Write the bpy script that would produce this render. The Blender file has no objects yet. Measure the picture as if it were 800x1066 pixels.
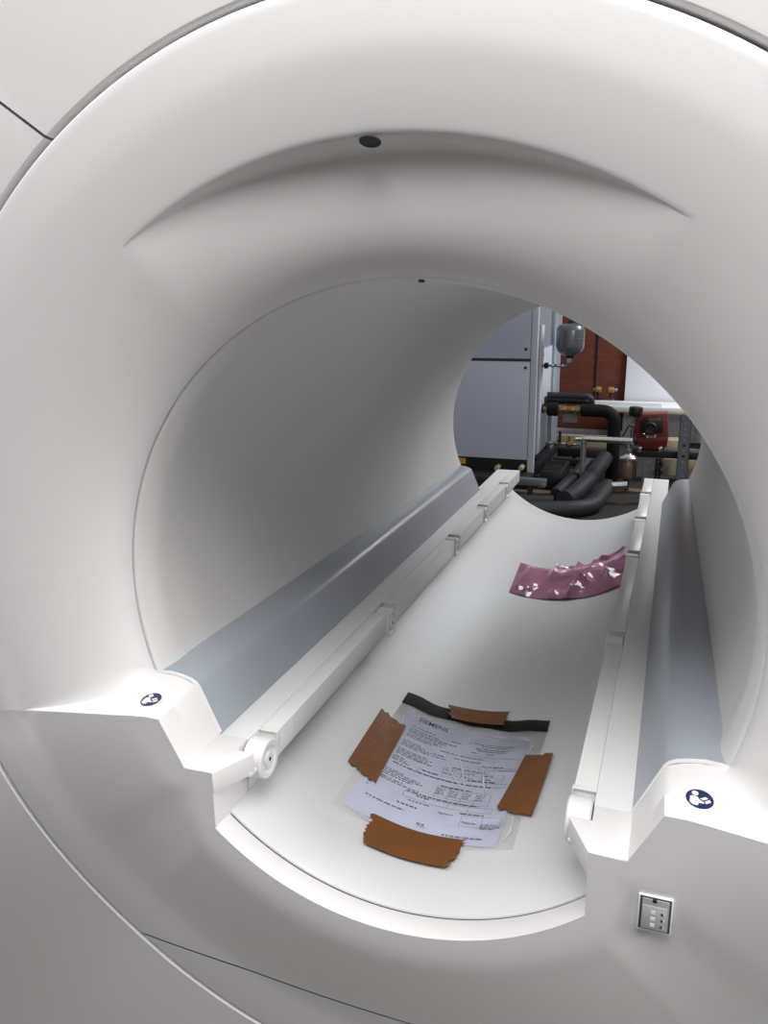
import bpy, bmesh, math, random
from mathutils import Vector, Matrix
from math import sin, cos, pi, radians, sqrt, asin, acos, atan2
random.seed(7)
scene = bpy.context.scene
COL = scene.collection
S = 0.35          # metres per bore radius
ZC = 1.25         # height of the bore axis above the floor

# ------------------------------------------------------------------ camera
CAM = Vector((0.73*S, -2.217*S, ZC+0.956*S))
FPX = 849.9
YAW, PIT, ROL = 0.3478, 0.2622, -0.0111
fw = Vector((-sin(YAW)*cos(PIT), cos(YAW)*cos(PIT), -sin(PIT)))
rt0 = Vector((cos(YAW), sin(YAW), 0)); up0 = rt0.cross(fw)
RT = cos(ROL)*rt0+sin(ROL)*up0
UP = -sin(ROL)*rt0+cos(ROL)*up0
cd = bpy.data.cameras.new('camera'); co = bpy.data.objects.new('camera', cd); COL.objects.link(co)
M = Matrix((RT, UP, -fw)).transposed().to_4x4(); M.translation = CAM
co.matrix_world = M
cd.sensor_fit = 'HORIZONTAL'; cd.sensor_width = 36.0; cd.lens = FPX/800*36
cd.clip_start = 0.02; cd.clip_end = 100
scene.camera = co

def ray(px, py):
    return (px-400)/FPX*RT+(533-py)/FPX*UP+fw
def at(px, py, Y):
    d = ray(px, py); return CAM+d*((Y-CAM.y)/d.y)
def atx(px, py, X):
    d = ray(px, py); return CAM+d*((X-CAM.x)/d.x)
def ppm(Y, X=-0.6):
    return FPX/((Vector((X, Y, .5))-CAM).dot(fw))
def W(x, y, z):
    return Vector((x*S, y*S, ZC+z*S))

# ------------------------------------------------------------------ materials
def mat(name, col, rough=.5, metal=0, noise=0, nscale=200, bump=0, bscale=300, coat=0, spec=.5, trans=0, var_detail=3, dark=None):
    m = bpy.data.materials.new(name); m.use_nodes = True
    nt = m.node_tree; b = nt.nodes['Principled BSDF']
    b.inputs['Base Color'].default_value = (*col, 1)
    b.inputs['Roughness'].default_value = rough; b.inputs['Metallic'].default_value = metal
    b.inputs['Specular IOR Level'].default_value = spec
    b.inputs['Coat Weight'].default_value = coat; b.inputs['Coat Roughness'].default_value = .1
    b.inputs['Transmission Weight'].default_value = trans
    tc = nt.nodes.new('ShaderNodeTexCoord')
    n = nt.nodes.new('ShaderNodeTexNoise'); n.inputs['Scale'].default_value = nscale; n.inputs['Detail'].default_value = var_detail
    nt.links.new(tc.outputs['Object'], n.inputs['Vector'])
    mx = nt.nodes.new('ShaderNodeMix'); mx.data_type = 'RGBA'
    k = noise
    d = dark if dark else tuple(c*(1-k) for c in col)
    mx.inputs[6].default_value = (*d, 1)
    mx.inputs[7].default_value = (*[min(1, c*(1+k)) for c in col], 1)
    nt.links.new(n.outputs['Fac'], mx.inputs[0]); nt.links.new(mx.outputs[2], b.inputs['Base Color'])
    if bump:
        n2 = nt.nodes.new('ShaderNodeTexNoise'); n2.inputs['Scale'].default_value = bscale
        nt.links.new(tc.outputs['Object'], n2.inputs['Vector'])
        bp = nt.nodes.new('ShaderNodeBump'); bp.inputs['Strength'].default_value = bump; bp.inputs['Distance'].default_value = .002
        nt.links.new(n2.outputs['Fac'], bp.inputs['Height']); nt.links.new(bp.outputs['Normal'], b.inputs['Normal'])
    return m

shell = mat('scanner_shell', (.80, .79, .787), .48, noise=.012, nscale=60, bump=.05, bscale=900, spec=.4)
borep = mat('bore_shell', (.79, .785, .77), .42, noise=.012, nscale=40, bump=.05, bscale=900, spec=.4)
troughm = mat('trough_shell', (.71, .72, .72), .34, noise=.012, nscale=40, bump=.12, bscale=700, spec=.5)
railm = mat('rail_plastic', (.80, .80, .80), .4, noise=.01, nscale=80, bump=.04, bscale=900)
rollm = mat('roller_plastic', (.85, .85, .84), .35, noise=.01, nscale=80)
smoke = mat('smoky_cover', (.39, .42, .47), .34, noise=.06, nscale=6, coat=.08, spec=.35)
gapm = mat('gap_dark', (.06, .06, .06), .8)
blackm = mat('black_plastic', (.012, .012, .013), .45, noise=.2, nscale=20)
navy = mat('navy_sticker', (.012, .02, .09), .4)
whitem = mat('white_print', (.88, .88, .88), .45)
screenm = mat('screen_grey', (.50, .51, .52), .25, noise=.05, nscale=300)
silver = mat('silver_trim', (.72, .72, .72), .25, metal=.6, noise=.03)
paperm = mat('paper', (.68, .705, .85), .75, noise=.01, nscale=30)
inkm = mat('ink', (.03, .03, .05), .7)
inkl = mat('ink_pale', (.09, .09, .13), .7)
tapem = mat('brown_tape', (.19, .072, .020), .42, noise=.18, nscale=22, bump=.4, bscale=90, spec=.35)

def film_mat(name, tint, strength, rough, bscale, bstr, opac):
    m = bpy.data.materials.new(name); m.use_nodes = True; nt = m.node_tree
    for n in list(nt.nodes): nt.nodes.remove(n)
    out = nt.nodes.new('ShaderNodeOutputMaterial')
    tr = nt.nodes.new('ShaderNodeBsdfTransparent'); tr.inputs[0].default_value = (*tint, 1)
    pb = nt.nodes.new('ShaderNodeBsdfPrincipled'); pb.inputs['Base Color'].default_value = (*strength, 1); pb.inputs['Roughness'].default_value = rough
    pb.inputs['Coat Weight'].default_value = .6; pb.inputs['Coat Roughness'].default_value = .05
    fr = nt.nodes.new('ShaderNodeFresnel'); fr.inputs[0].default_value = 1.5
    ma = nt.nodes.new('ShaderNodeMath'); ma.operation = 'ADD'; ma.use_clamp = True; ma.inputs[1].default_value = opac
    mix = nt.nodes.new('ShaderNodeMixShader')
    tc = nt.nodes.new('ShaderNodeTexCoord'); nz = nt.nodes.new('ShaderNodeTexNoise'); nz.inputs['Scale'].default_value = bscale; nz.inputs['Detail'].default_value = 2
    bp = nt.nodes.new('ShaderNodeBump'); bp.inputs['Strength'].default_value = bstr; bp.inputs['Distance'].default_value = .004
    L = nt.links.new
    L(tc.outputs['Object'], nz.inputs['Vector']); L(nz.outputs['Fac'], bp.inputs['Height'])
    L(bp.outputs['Normal'], pb.inputs['Normal']); L(bp.outputs['Normal'], fr.inputs['Normal'])
    L(fr.outputs[0], ma.inputs[0]); L(ma.outputs[0], mix.inputs[0]); L(tr.outputs[0], mix.inputs[1]); L(pb.outputs[0], mix.inputs[2]); L(mix.outputs[0], out.inputs[0])
    return m
clearm = film_mat('clear_film', (.97, .97, .97), (.8, .8, .8), .12, 25, .8, .06)
pinkm = film_mat('pink_film', (.98, .78, .87), (.85, .40, .60), .12, 30, .35, .34)

# ------------------------------------------------------------------ object helpers
def finish(name, bm, m, root=None, sharp=32, origin=None, smooth=True):
    bmesh.ops.remove_doubles(bm, verts=bm.verts, dist=2e-6)
    bmesh.ops.dissolve_degenerate(bm, edges=bm.edges, dist=1e-6)
    bm.normal_update()
    if smooth:
        for f in bm.faces: f.smooth = True
        for e in bm.edges:
            if len(e.link_faces) == 2 and e.calc_face_angle(0) > radians(sharp): e.smooth = False
    me = bpy.data.meshes.new(name)
    o = bpy.data.objects.new(name, me); COL.objects.link(o)
    if root is not None:
        o.parent = root
        p = root; off = Vector()
        while p is not None: off += p.location; p = p.parent
    else:
        if origin is None:
            xs = [v.co for v in bm.verts]
            mn = Vector([min(c[i] for c in xs) for i in range(3)]); mx = Vector([max(c[i] for c in xs) for i in range(3)])
            origin = Vector(((mn.x+mx.x)/2, (mn.y+mx.y)/2, mn.z))
        off = Vector(origin); o.location = off
    for v in bm.verts: v.co -= off
    bm.to_mesh(me); bm.free(); me.update()
    if isinstance(m, (list, tuple)):
        for q in m: me.materials.append(q)
    else: me.materials.append(m)
    return o
def tag(o, label=None, cat=None, group=None, kind=None):
    if label: o['label'] = label
    if cat: o['category'] = cat
    if group: o['group'] = group
    if kind: o['kind'] = kind
    return o
def thing(name, loc, label, cat, group=None):
    o = bpy.data.objects.new(name, None); COL.objects.link(o); o.location = loc; o.empty_display_size = .05
    return tag(o, label, cat, group)
def grid(bm, rows, closed=False, flip=False):
    V = [[bm.verts.new(p) for p in r] for r in rows]
    for a, b in zip(V, V[1:]):
        n = len(a)
        for i in range(n if closed else n-1):
            q = [a[i], a[(i+1) % n], b[(i+1) % n], b[i]]
            if flip: q.reverse()
            try: bm.faces.new(q)
            except ValueError: pass
    return V
def box(bm, a, b, bev=0, mtx=None):
    """axis box from corner a to corner b (optionally bevelled)"""
    a = Vector(a); b = Vector(b)
    r = bmesh.ops.create_cube(bm, size=1)
    vs = r['verts']; c = (a+b)/2; d = b-a
    for v in vs: v.co = Vector((v.co.x*abs(d.x), v.co.y*abs(d.y), v.co.z*abs(d.z)))+c
    if bev:
        es = list({e for v in vs for e in v.link_edges})
        r = bmesh.ops.bevel(bm, geom=es, offset=bev, segments=2, affect='EDGES', profile=.5)
        vs = list({v for f in r['faces'] for v in f.verts} | {v for v in vs if v.is_valid})
    if mtx is not None:
        for v in vs: v.co = mtx @ v.co
    return vs
def wbox(bm, a, b, bev=0):
    return box(bm, W(*a), W(*b), bev)
def prism(bm, poly, ext, bev=0):
    """poly: list of Vector, ext: Vector"""
    n = len(poly)
    A = [bm.verts.new(p) for p in poly]; B = [bm.verts.new(Vector(p)+ext) for p in poly]
    fs = [bm.faces.new(A), bm.faces.new(B[::-1])]
    for i in range(n):
        fs.append(bm.faces.new([A[i], B[i], B[(i+1) % n], A[(i+1) % n]]))
    bmesh.ops.recalc_face_normals(bm, faces=fs)
    if bev:
        es = list({e for f in fs for e in f.edges})
        bmesh.ops.bevel(bm, geom=es, offset=bev, segments=2, affect='EDGES', profile=.5)
def bez(pts, rad, n=7):
    """polyline with rounded corners"""
    pts = [Vector(p) for p in pts]
    out = [pts[0]]
    for a, b, c in zip(pts, pts[1:], pts[2:]):
        r = min(rad, (a-b).length*.49, (c-b).length*.49)
        p0 = b+(a-b).normalized()*r; p2 = b+(c-b).normalized()*r
        for i in range(n+1):
            t = i/n; out.append(p0*(1-t)**2+b*2*t*(1-t)+p2*t*t)
    out.append(pts[-1])
    return out
def tube(bm, pts, r, seg=16, cap=True, rfun=None):
    pts = [Vector(p) for p in pts]
    t0 = (pts[1]-pts[0]).normalized()
    nrm = t0.orthogonal().normalized()
    rings = []
    for i, p in enumerate(pts):
        t = (pts[min(i+1, len(pts)-1)]-pts[max(i-1, 0)]).normalized()
        nrm = (nrm-t*nrm.dot(t)).normalized(); b = t.cross(nrm)
        rr = rfun(i) if rfun else r
        rings.append([p+rr*(cos(2*pi*k/seg)*nrm+sin(2*pi*k/seg)*b) for k in range(seg)])
    V = grid(bm, rings, closed=True, flip=True)
    if cap:
        bm.faces.new(V[0]); bm.faces.new(V[-1][::-1])
    return V
def lathe(bm, prof, base, axis=Vector((0, 0, 1)), seg=32):
    """prof: list of (radius, height along axis)"""
    axis = Vector(axis).normalized(); n = axis.orthogonal().normalized(); b = axis.cross(n); base = Vector(base)
    rings = [[base+axis*h+max(r, 1e-5)*(cos(2*pi*k/seg)*n+sin(2*pi*k/seg)*b) for k in range(seg)] for r, h in prof]
    V = grid(bm, rings, closed=True)
    if prof[0][0] > 1e-4: bm.faces.new(V[0][::-1])
    if prof[-1][0] > 1e-4: bm.faces.new(V[-1])

# =================================================================== THE SCANNER
scanner = thing('mri_scanner', (0, 1.9*S, 0), 'large off-white MRI scanner with a flared round bore seen from its open end', 'scanner')
RO = 1.64; YO = .24; RIN = 1.0; RCR = 1.322
UC, UR = .10, .105     # undercut of the lower front and the matching widening of its outline
def low_w(ph): return sm((abs(math.degrees(math.remainder(ph, 2*pi)))-112)/32)
def sm(t): t = max(0, min(1, t)); return t*t*(3-2*t)
def lean(bm):           # the whole front leans: its top stands further out than its foot
    for v in bm.verts:
        x = v.co.x/S; z = (v.co.z-ZC)/S
        v.co.y += S*-.03*z*max(0, min(1, (math.hypot(x, z)-1)/.5))
def yfl(r):   # flare height field
    c = 1-(r-RIN)/(RO-RIN); c = max(-1, min(1, c))
    return -YO*sqrt(max(0, 1-c*c))
YF = -.225
t_f = asin(.225/YO); R_F = RIN+(RO-RIN)*(1-cos(t_f))     # radius where flare reaches the front face
def sm(t): t = max(0, min(1, t)); return t*t*(3-2*t)
def zh(x, y):           # top of the side horns
    s = max(0, min(1, -y/.225)); x = abs(x)
    z0 = -.335; z1 = -.374-.07*max(0, (x-.85))/.5
    if x < .88: z0 -= .30*(.88-x)**1.0*.9 * (.88-x)/.107
    return z0*(1-s)+z1*s
PH_TIP = atan2(sqrt(R_F**2-.4**2), -.4)
NF = 160
DEP = .064
def dep(ph):            # the eyebrow recess at the top
    a = abs(math.degrees(ph)-(-1.0))/33.5
    return DEP*max(0, 1-a*a)**1.2
def tipshift(r): return radians(.5)*sm((r-R_F)/(1.50-R_F))
def ridge(r):
    q = (r-R_F)/(1.60-R_F)
    return .008*sm(q/.4)*(1-sm(q)) if 0 < q < 1 else 0
rows = []
tcr = acos(1-(RCR-RIN)/(RO-RIN))
tl = [i/13*(tcr-.012) for i in range(14)]
prof = [('in', 0)]+[('t', t) for t in tl]+[('c', .2), ('c', .5), ('c', .86), ('c', .95), ('c', 1), ('t', tcr+.02), ('t', tcr+.04), ('t', tcr+.07)]
tt = tcr+.07
prof += [('t', tt+(t_f-tt)*k/4) for k in range(1, 5)]
prof += [('t', t_f+(pi/2-t_f)*k/8) for k in range(1, 8)]+[('e', 0), ('e', 1), ('e', 2), ('e', 3), ('e', 4), ('e', 5)]
NH1, NH2 = 8, 10
bm = bmesh.new()
fullrows = []; ringrows = []
for kind, v in prof:
    def pt(ph):
        if kind == 'in': r, y = RIN+.014, .0
        elif kind == 't':
            r = RIN+(RO-RIN)*(1-cos(v)); y = -YO*sin(v)
            if r < RCR:
                y += dep(ph)*sm((r-RIN)/(RCR-RIN)); r -= .028*dep(ph)/DEP*sm((r-1.08)/(RCR-1.08))
        elif kind == 'c':
            d = dep(ph); y = yfl(RCR)+d*(1-v)
            r = RCR-.028*d/DEP*(1-v)
            if v == .95: r += .0012*d/DEP
            if v == .86: r -= .0005*d/DEP
            if v == 1: r += .0045*d/DEP
        else:
            r = (RO-.010, RO-.005, RO-.0015, RO, RO, RO)[v]; y = (-YO, -YO+.0015, -YO+.006, -YO+.014, -.15, .0)[v]
        return r, y
    # end angle of the flare
    r, y = pt(2.0)
    full = kind in ('in', 'c') or (kind == 't' and v <= t_f+1e-9)
    if full:
        s = -y/.225
        rho = .012*(1-.8*s*s)+.085*max(0, sin(pi*min(1, s)))*(1-.25*s)
        x = r*.93
        for _ in range(12):
            zz = zh(x, y)+rho; x = sqrt(max(1e-6, r*r-zz*zz))
        phe = atan2(x, zz)
        xe = x
        half = []
        # fillet then horn flat then inner corner
        for i in range(1, NH1+1):
            a = i/NH1*pi/2
            xx = xe-rho*sin(a)*0-rho*(1-cos(a)); z2 = zh(xe-rho, y)+rho*(1-sin(a))
            half.append((xx, z2))
        x1 = xe-rho; xi = .774+(.780-.774)*s
        for i in range(1, NH2+1):
            xx = x1+(xi-x1)*i/NH2; half.append((xx, zh(xx, y)))
        # slanted inner face of the horn
        zi = zh(xi, y)
        for k in (.5, 1): half.append((xi+(.695-xi)*k, zi+(-.538-zi)*k))
        sec = []
        for (xx, z2) in reversed(half): sec.append(W(-xx, y, z2))
        for i in range(NF+1):
            ph = -phe+2*phe*i/NF; rr, yy = pt(ph)
            sec.append(W(rr*sin(ph), yy, rr*cos(ph)))
        for (xx, z2) in half: sec.append(W(xx, y, z2))
        fullrows.append(sec)
        last = [W(r*sin(-phe+2*phe*i/NF), y, r*cos(-phe+2*phe*i/NF)) for i in range(NF+1)]; phl = phe
    if not full or (kind == 't' and abs(v-t_f) < 1e-9):
        rw = []
        for i in range(NF+1):
            rq = pt(2.0)[0]; phx = phl-tipshift(rq)
            ph = -phx+2*phx*i/NF; rr, yy = pt(ph); yy -= ridge(rr)*math.exp(-(phx-abs(ph))/.11); rw.append(W(rr*sin(ph), yy, rr*cos(ph)))
        ringrows.append(rw)
# the step between the recess and the lip lies between fullrows end and ringrows start
grid(bm, fullrows, flip=False)
grid(bm, ringrows, flip=False)
# lower front face in polar strips
def yfront(r):
    if r >= R_F: return yfl(r)
    return YF
PHL = math.degrees(phl)
pin = [(R_F*sin(phl), R_F*cos(phl))]
half_end = [(v_) for v_ in half]
inner = [(R_F*sin(phl), R_F*cos(phl))]+half_end+[(.593, -.532), (.594, -.64), (.595, -.739)]
a0 = asin(.595/.896)
for i in range(1, 41):
    a = a0*(1-i/40); inner.append((.896*sin(a), -.069-.896*cos(a)))
# densify
dn = [inner[0]]
for p, q in zip(inner, inner[1:]):
    L = math.hypot(q[0]-p[0], q[1]-p[1]); n = max(1, int(L/.03))
    for k in range(1, n+1): dn.append((p[0]+(q[0]-p[0])*k/n, p[1]+(q[1]-p[1])*k/n))
inner = dn+[(-x, z) for x, z in reversed(dn[:-1])]
def lowy(r): return YF-.015*sm((r-1.3)/(RO-1.3))
def lower_face(bm):
    NR = 26
    rws = []
    for k in range(NR+6):
        rw = []
        for (x, z) in inner:
            r0 = math.hypot(x, z); ph = atan2(x, z)
            if k < NR:
                q_ = k/(NR-1); r = r0+(RO-.010-r0)*q_; y = yfront(r)
            else:
                v = k-NR
                r = (RO-.010, RO-.005, RO-.0015, RO, RO, RO)[v]; y = (-YO, -YO+.0015, -YO+.006, -YO+.014, -.15, .0)[v]
            d_ = abs(ph)-phl
            if k < NR:
                yl = lowy(r); wt = math.exp(-(d_/.30)**2); y = y*wt+yl*(1-wt)
            else:
                wt = math.exp(-(d_/.30)**2); y += (lowy(RO)+YO)*(1-wt)*(1 if k < NR+4 else 0)
            q_ = q_ if k < NR else 1
            if r > R_F: y -= ridge(r)*math.exp(-d_/.03)
            y += UC*max(0, (q_-.13)/.87)*low_w(ph); r += UR*q_*low_w(ph)
            p2 = abs(ph)-tipshift(r)*math.exp(-d_/.25)
            p2 = p2 if ph >= 0 else -p2
            rw.append(W(r*sin(p2), y, r*cos(p2)))
        rws.append(rw)
    grid(bm, rws, flip=True)
bml = bmesh.new(); lower_face(bml)
bmesh.ops.recalc_face_normals(bml, faces=bml.faces)
bmc = bml.copy()
def keep(bmx, co_, no):
    bmesh.ops.bisect_plane(bmx, geom=list(bmx.verts)+list(bmx.edges)+list(bmx.faces), plane_co=co_, plane_no=no, clear_outer=True, dist=1e-6)
ZSPL = -1.392
keep(bml, W(0, 0, ZSPL+.003), Vector((0, 0, -1)))
keep(bmc, W(0, 0, ZSPL-.003), Vector((0, 0, 1)))
me_ = bpy.data.meshes.new('tmp'); bml.to_mesh(me_); bml.free(); bm.from_mesh(me_); bpy.data.meshes.remove(me_)
bmesh.ops.remove_doubles(bm, verts=bm.verts, dist=2e-6)
lean(bm); finish('front_cover', bm, shell, scanner, sharp=52)
lean(bmc); lc = finish('lower_front_cover', bmc, shell, scanner, sharp=38)
bm = bmesh.new(); wbox(bm, (-.98, -.09, ZSPL-.02), (.98, -.05, ZSPL+.02)); finish('seam_backing', bm, gapm, scanner)

# housing panels around the ring
HX, HT, HB = 3.1, 2.75, -ZC/S+.12
def housing():
    bm = bmesh.new()
    N = 192; rws = [[], [], [], [], [], []]
    for i in range(N+1):
        ph = 2*pi*i/N; s_, c_ = sin(ph), cos(ph)
        k = min(HX/abs(s_) if abs(s_) > 1e-6 else 1e9, (HT/c_ if c_ > 0 else HB/c_) if abs(c_) > 1e-6 else 1e9)
        r0 = RO+.010
        uw = low_w(ph); r0 += UR*uw
        for j, (r, y) in enumerate(((r0, .0), (r0, -YO+.02), (r0+.003, -YO+.008), (r0+.009, -YO+.001), (r0+.016, -YO), (k, -YO))):
            rws[j].append(W(r*s_, y+UC*uw*(1+(r-r0)*1.2), r*c_))
    grid(bm, rws)
    bmesh.ops.remove_doubles(bm, verts=bm.verts, dist=1e-6)
    bmesh.ops.recalc_face_normals(bm, faces=bm.faces)
    return bm
d1 = Vector((-.154, 0, .107)).normalized(); n1 = Vector((d1.z, 0, -d1.x))   # normal pointing up/right of the upper-left split
pc = Vector((-.925, 0, 1.368))
n1 = Vector((.107, 0, .154)).normalized(); n2 = Vector((-.107, 0, .154)).normalized()
gp = .004
def cutpanel(name, planes):
    bmx = housing()
    for c, n in planes: keep(bmx, W(c.x, 0, c.z), n)
    lean(bmx); finish(name, bmx, shell, scanner, sharp=40)
pcr = Vector((.925, 0, 1.368))
g1 = n1*gp; g2 = n2*gp
cutpanel('top_panel', [(pc+g1, -n1), (pcr+g2, -n2)])
o3 = Vector((0, 0, 0))
cutpanel('side_panel', [(pc-g1, n1), (Vector((0, 0, 0)), Vector((1, 0, 0)))])
cutpanel('side_panel', [(pcr-g2, n2), (Vector((0, 0, 0)), Vector((-1, 0, 0)))])
bm = bmesh.new()
# body shell: sides, top, back with opening
YB = 4.15
for pl in ([(-HX, -.05, HB), (-HX, YB, HB), (-HX, YB, HT), (-HX, -.05, HT)], [(HX, -.05, HB), (HX, -.05, HT), (HX, YB, HT), (HX, YB, HB)],
           [(-HX, -.05, HT), (-HX, YB, HT), (HX, YB, HT), (HX, -.05, HT)], [(-HX, -.05, HB), (HX, -.05, HB), (HX, YB, HB), (-HX, YB, HB)]):
    bm.faces.new([bm.verts.new(W(*p)) for p in pl])
rws = [[], []]
for i in range(129):
    ph = 2*pi*i/128; s_, c_ = sin(ph), cos(ph)
    k = min(HX/abs(s_) if abs(s_) > 1e-6 else 1e9, (HT/c_ if c_ > 0 else HB/c_) if abs(c_) > 1e-6 else 1e9)
    rws[0].append(W(1.2*s_, YB, 1.2*c_)); rws[1].append(W(k*s_, YB, k*c_))
grid(bm, rws, flip=True)
finish('body_shell', bm, shell, scanner)
for x in (-2.6, 2.6):
    for y in (.3, 3.6):
        bm = bmesh.new(); lathe(bm, [(.09, 0), (.09, .02), (.05, .03), (.05, .06)], (x*S, y*S, 0), seg=20); finish('foot', bm, blackm, scanner)
# dark backing behind the groove
bm = bmesh.new()
grid(bm, [[W(r*sin(2*pi*i/128), .03, r*cos(2*pi*i/128)) for i in range(129)] for r in (RO-.05, RO+.2)])
finish('groove_backing', bm, gapm, scanner)

# bore tube
def bore_r(y): return 1.002-(1.002-.904)*min(1, max(0, y/3.85))-.016*math.exp(-((y-.11)/.085)**2)
def bore_c(y): return -.018*max(0, y/3.85)
bm = bmesh.new()
rws = []
ys = [.006]+[.02+.022*i for i in range(20)]+[.46+3.39*i/22 for i in range(1, 23)]
lst = [(y, bore_r(y), bore_c(y)) for y in ys]
lst = [(.012, 1.016, 0), (.012, 1.004, 0), (.016, .999, 0)]+lst[1:]
for k in range(1, 9):
    a = k/8*pi/2; lst.append((3.85+.30*sin(a), .904+.30*(1-cos(a)), -.018))
for (y, r, c) in lst:
    pe = acos((-.46-c)/r)
    rws.append([W(r*sin(-pe+2*pe*i/120), y, c+r*cos(-pe+2*pe*i/120)) for i in range(121)])
grid(bm, rws, flip=False)
bmesh.ops.recalc_face_normals(bm, faces=bm.faces)
finish('bore_tube', bm, borep, scanner, sharp=60)
bm = bmesh.new()
grid(bm, [[W(r*sin(a), y, r*cos(a)) for a in [(-1.90+3.8*i/96) for i in range(97)]] for r, y in ((1.0008, .0012), (1.012, .011), (1.06, .012))])
finish('joint_backing', bm, gapm, scanner)

# trough
RTt, ZT = .896, -.069
def T(x, y, off=0):
    th = asin(max(-.999, min(.999, x/RTt))); r = RTt-off
    return W(r*sin(th), y, ZT-r*cos(th))
TA = asin(.595/.896)
def trough(name, y0, y1, n):
    bm = bmesh.new()
    rws = []
    for r, yy in (((RTt+.05, y0), (RTt+.004, y0), (RTt, y0+.004)) if n > 2 else ((RTt, y0+.001), (RTt, y0+.004))): rws.append((r, yy))
    rws += [(RTt, y0+.004+(y1-.014-y0)*k/n) for k in range(1, n+1)]
    rws += [(RTt+.004, y1-.003), (RTt+.012, y1), (RTt+.05, y1)]
    grid(bm, [[W(r*sin(-TA+2*TA*i/64), y, ZT-r*cos(-TA+2*TA*i/64)) for i in range(65)] for r, y in rws], flip=True)
    bmesh.ops.recalc_face_normals(bm, faces=bm.faces)
    return finish(name, bm, troughm if n > 2 else shell, scanner, sharp=50)
trough('trough_lip', -.225, -.128, 1)
trough('bore_trough', -.122, 4.79, 20)
bm = bmesh.new()
grid(bm, [[W(r*sin(-TA+2*TA*i/64), -.125, ZT-r*cos(-TA+2*TA*i/64)) for i in range(65)] for r in (RTt+.006, RTt+.06)])
finish('trough_joint', bm, gapm, scanner)
# wedge that carries the trough beyond the back of the scanner
bm = bmesh.new()
poly = [(-.70, -.80), (-.70, -1.1), (.70, -1.1), (.70, -.80)]+[( (RTt+.03)*sin(TA*(1-2*i/32)), ZT-(RTt+.03)*cos(TA*(1-2*i/32))) for i in range(33)]
prism(bm, [W(x, 4.75, z) for x, z in poly], Vector((0, -.65*S, 0)))
finish('table_support', bm, shell, scanner)

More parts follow.
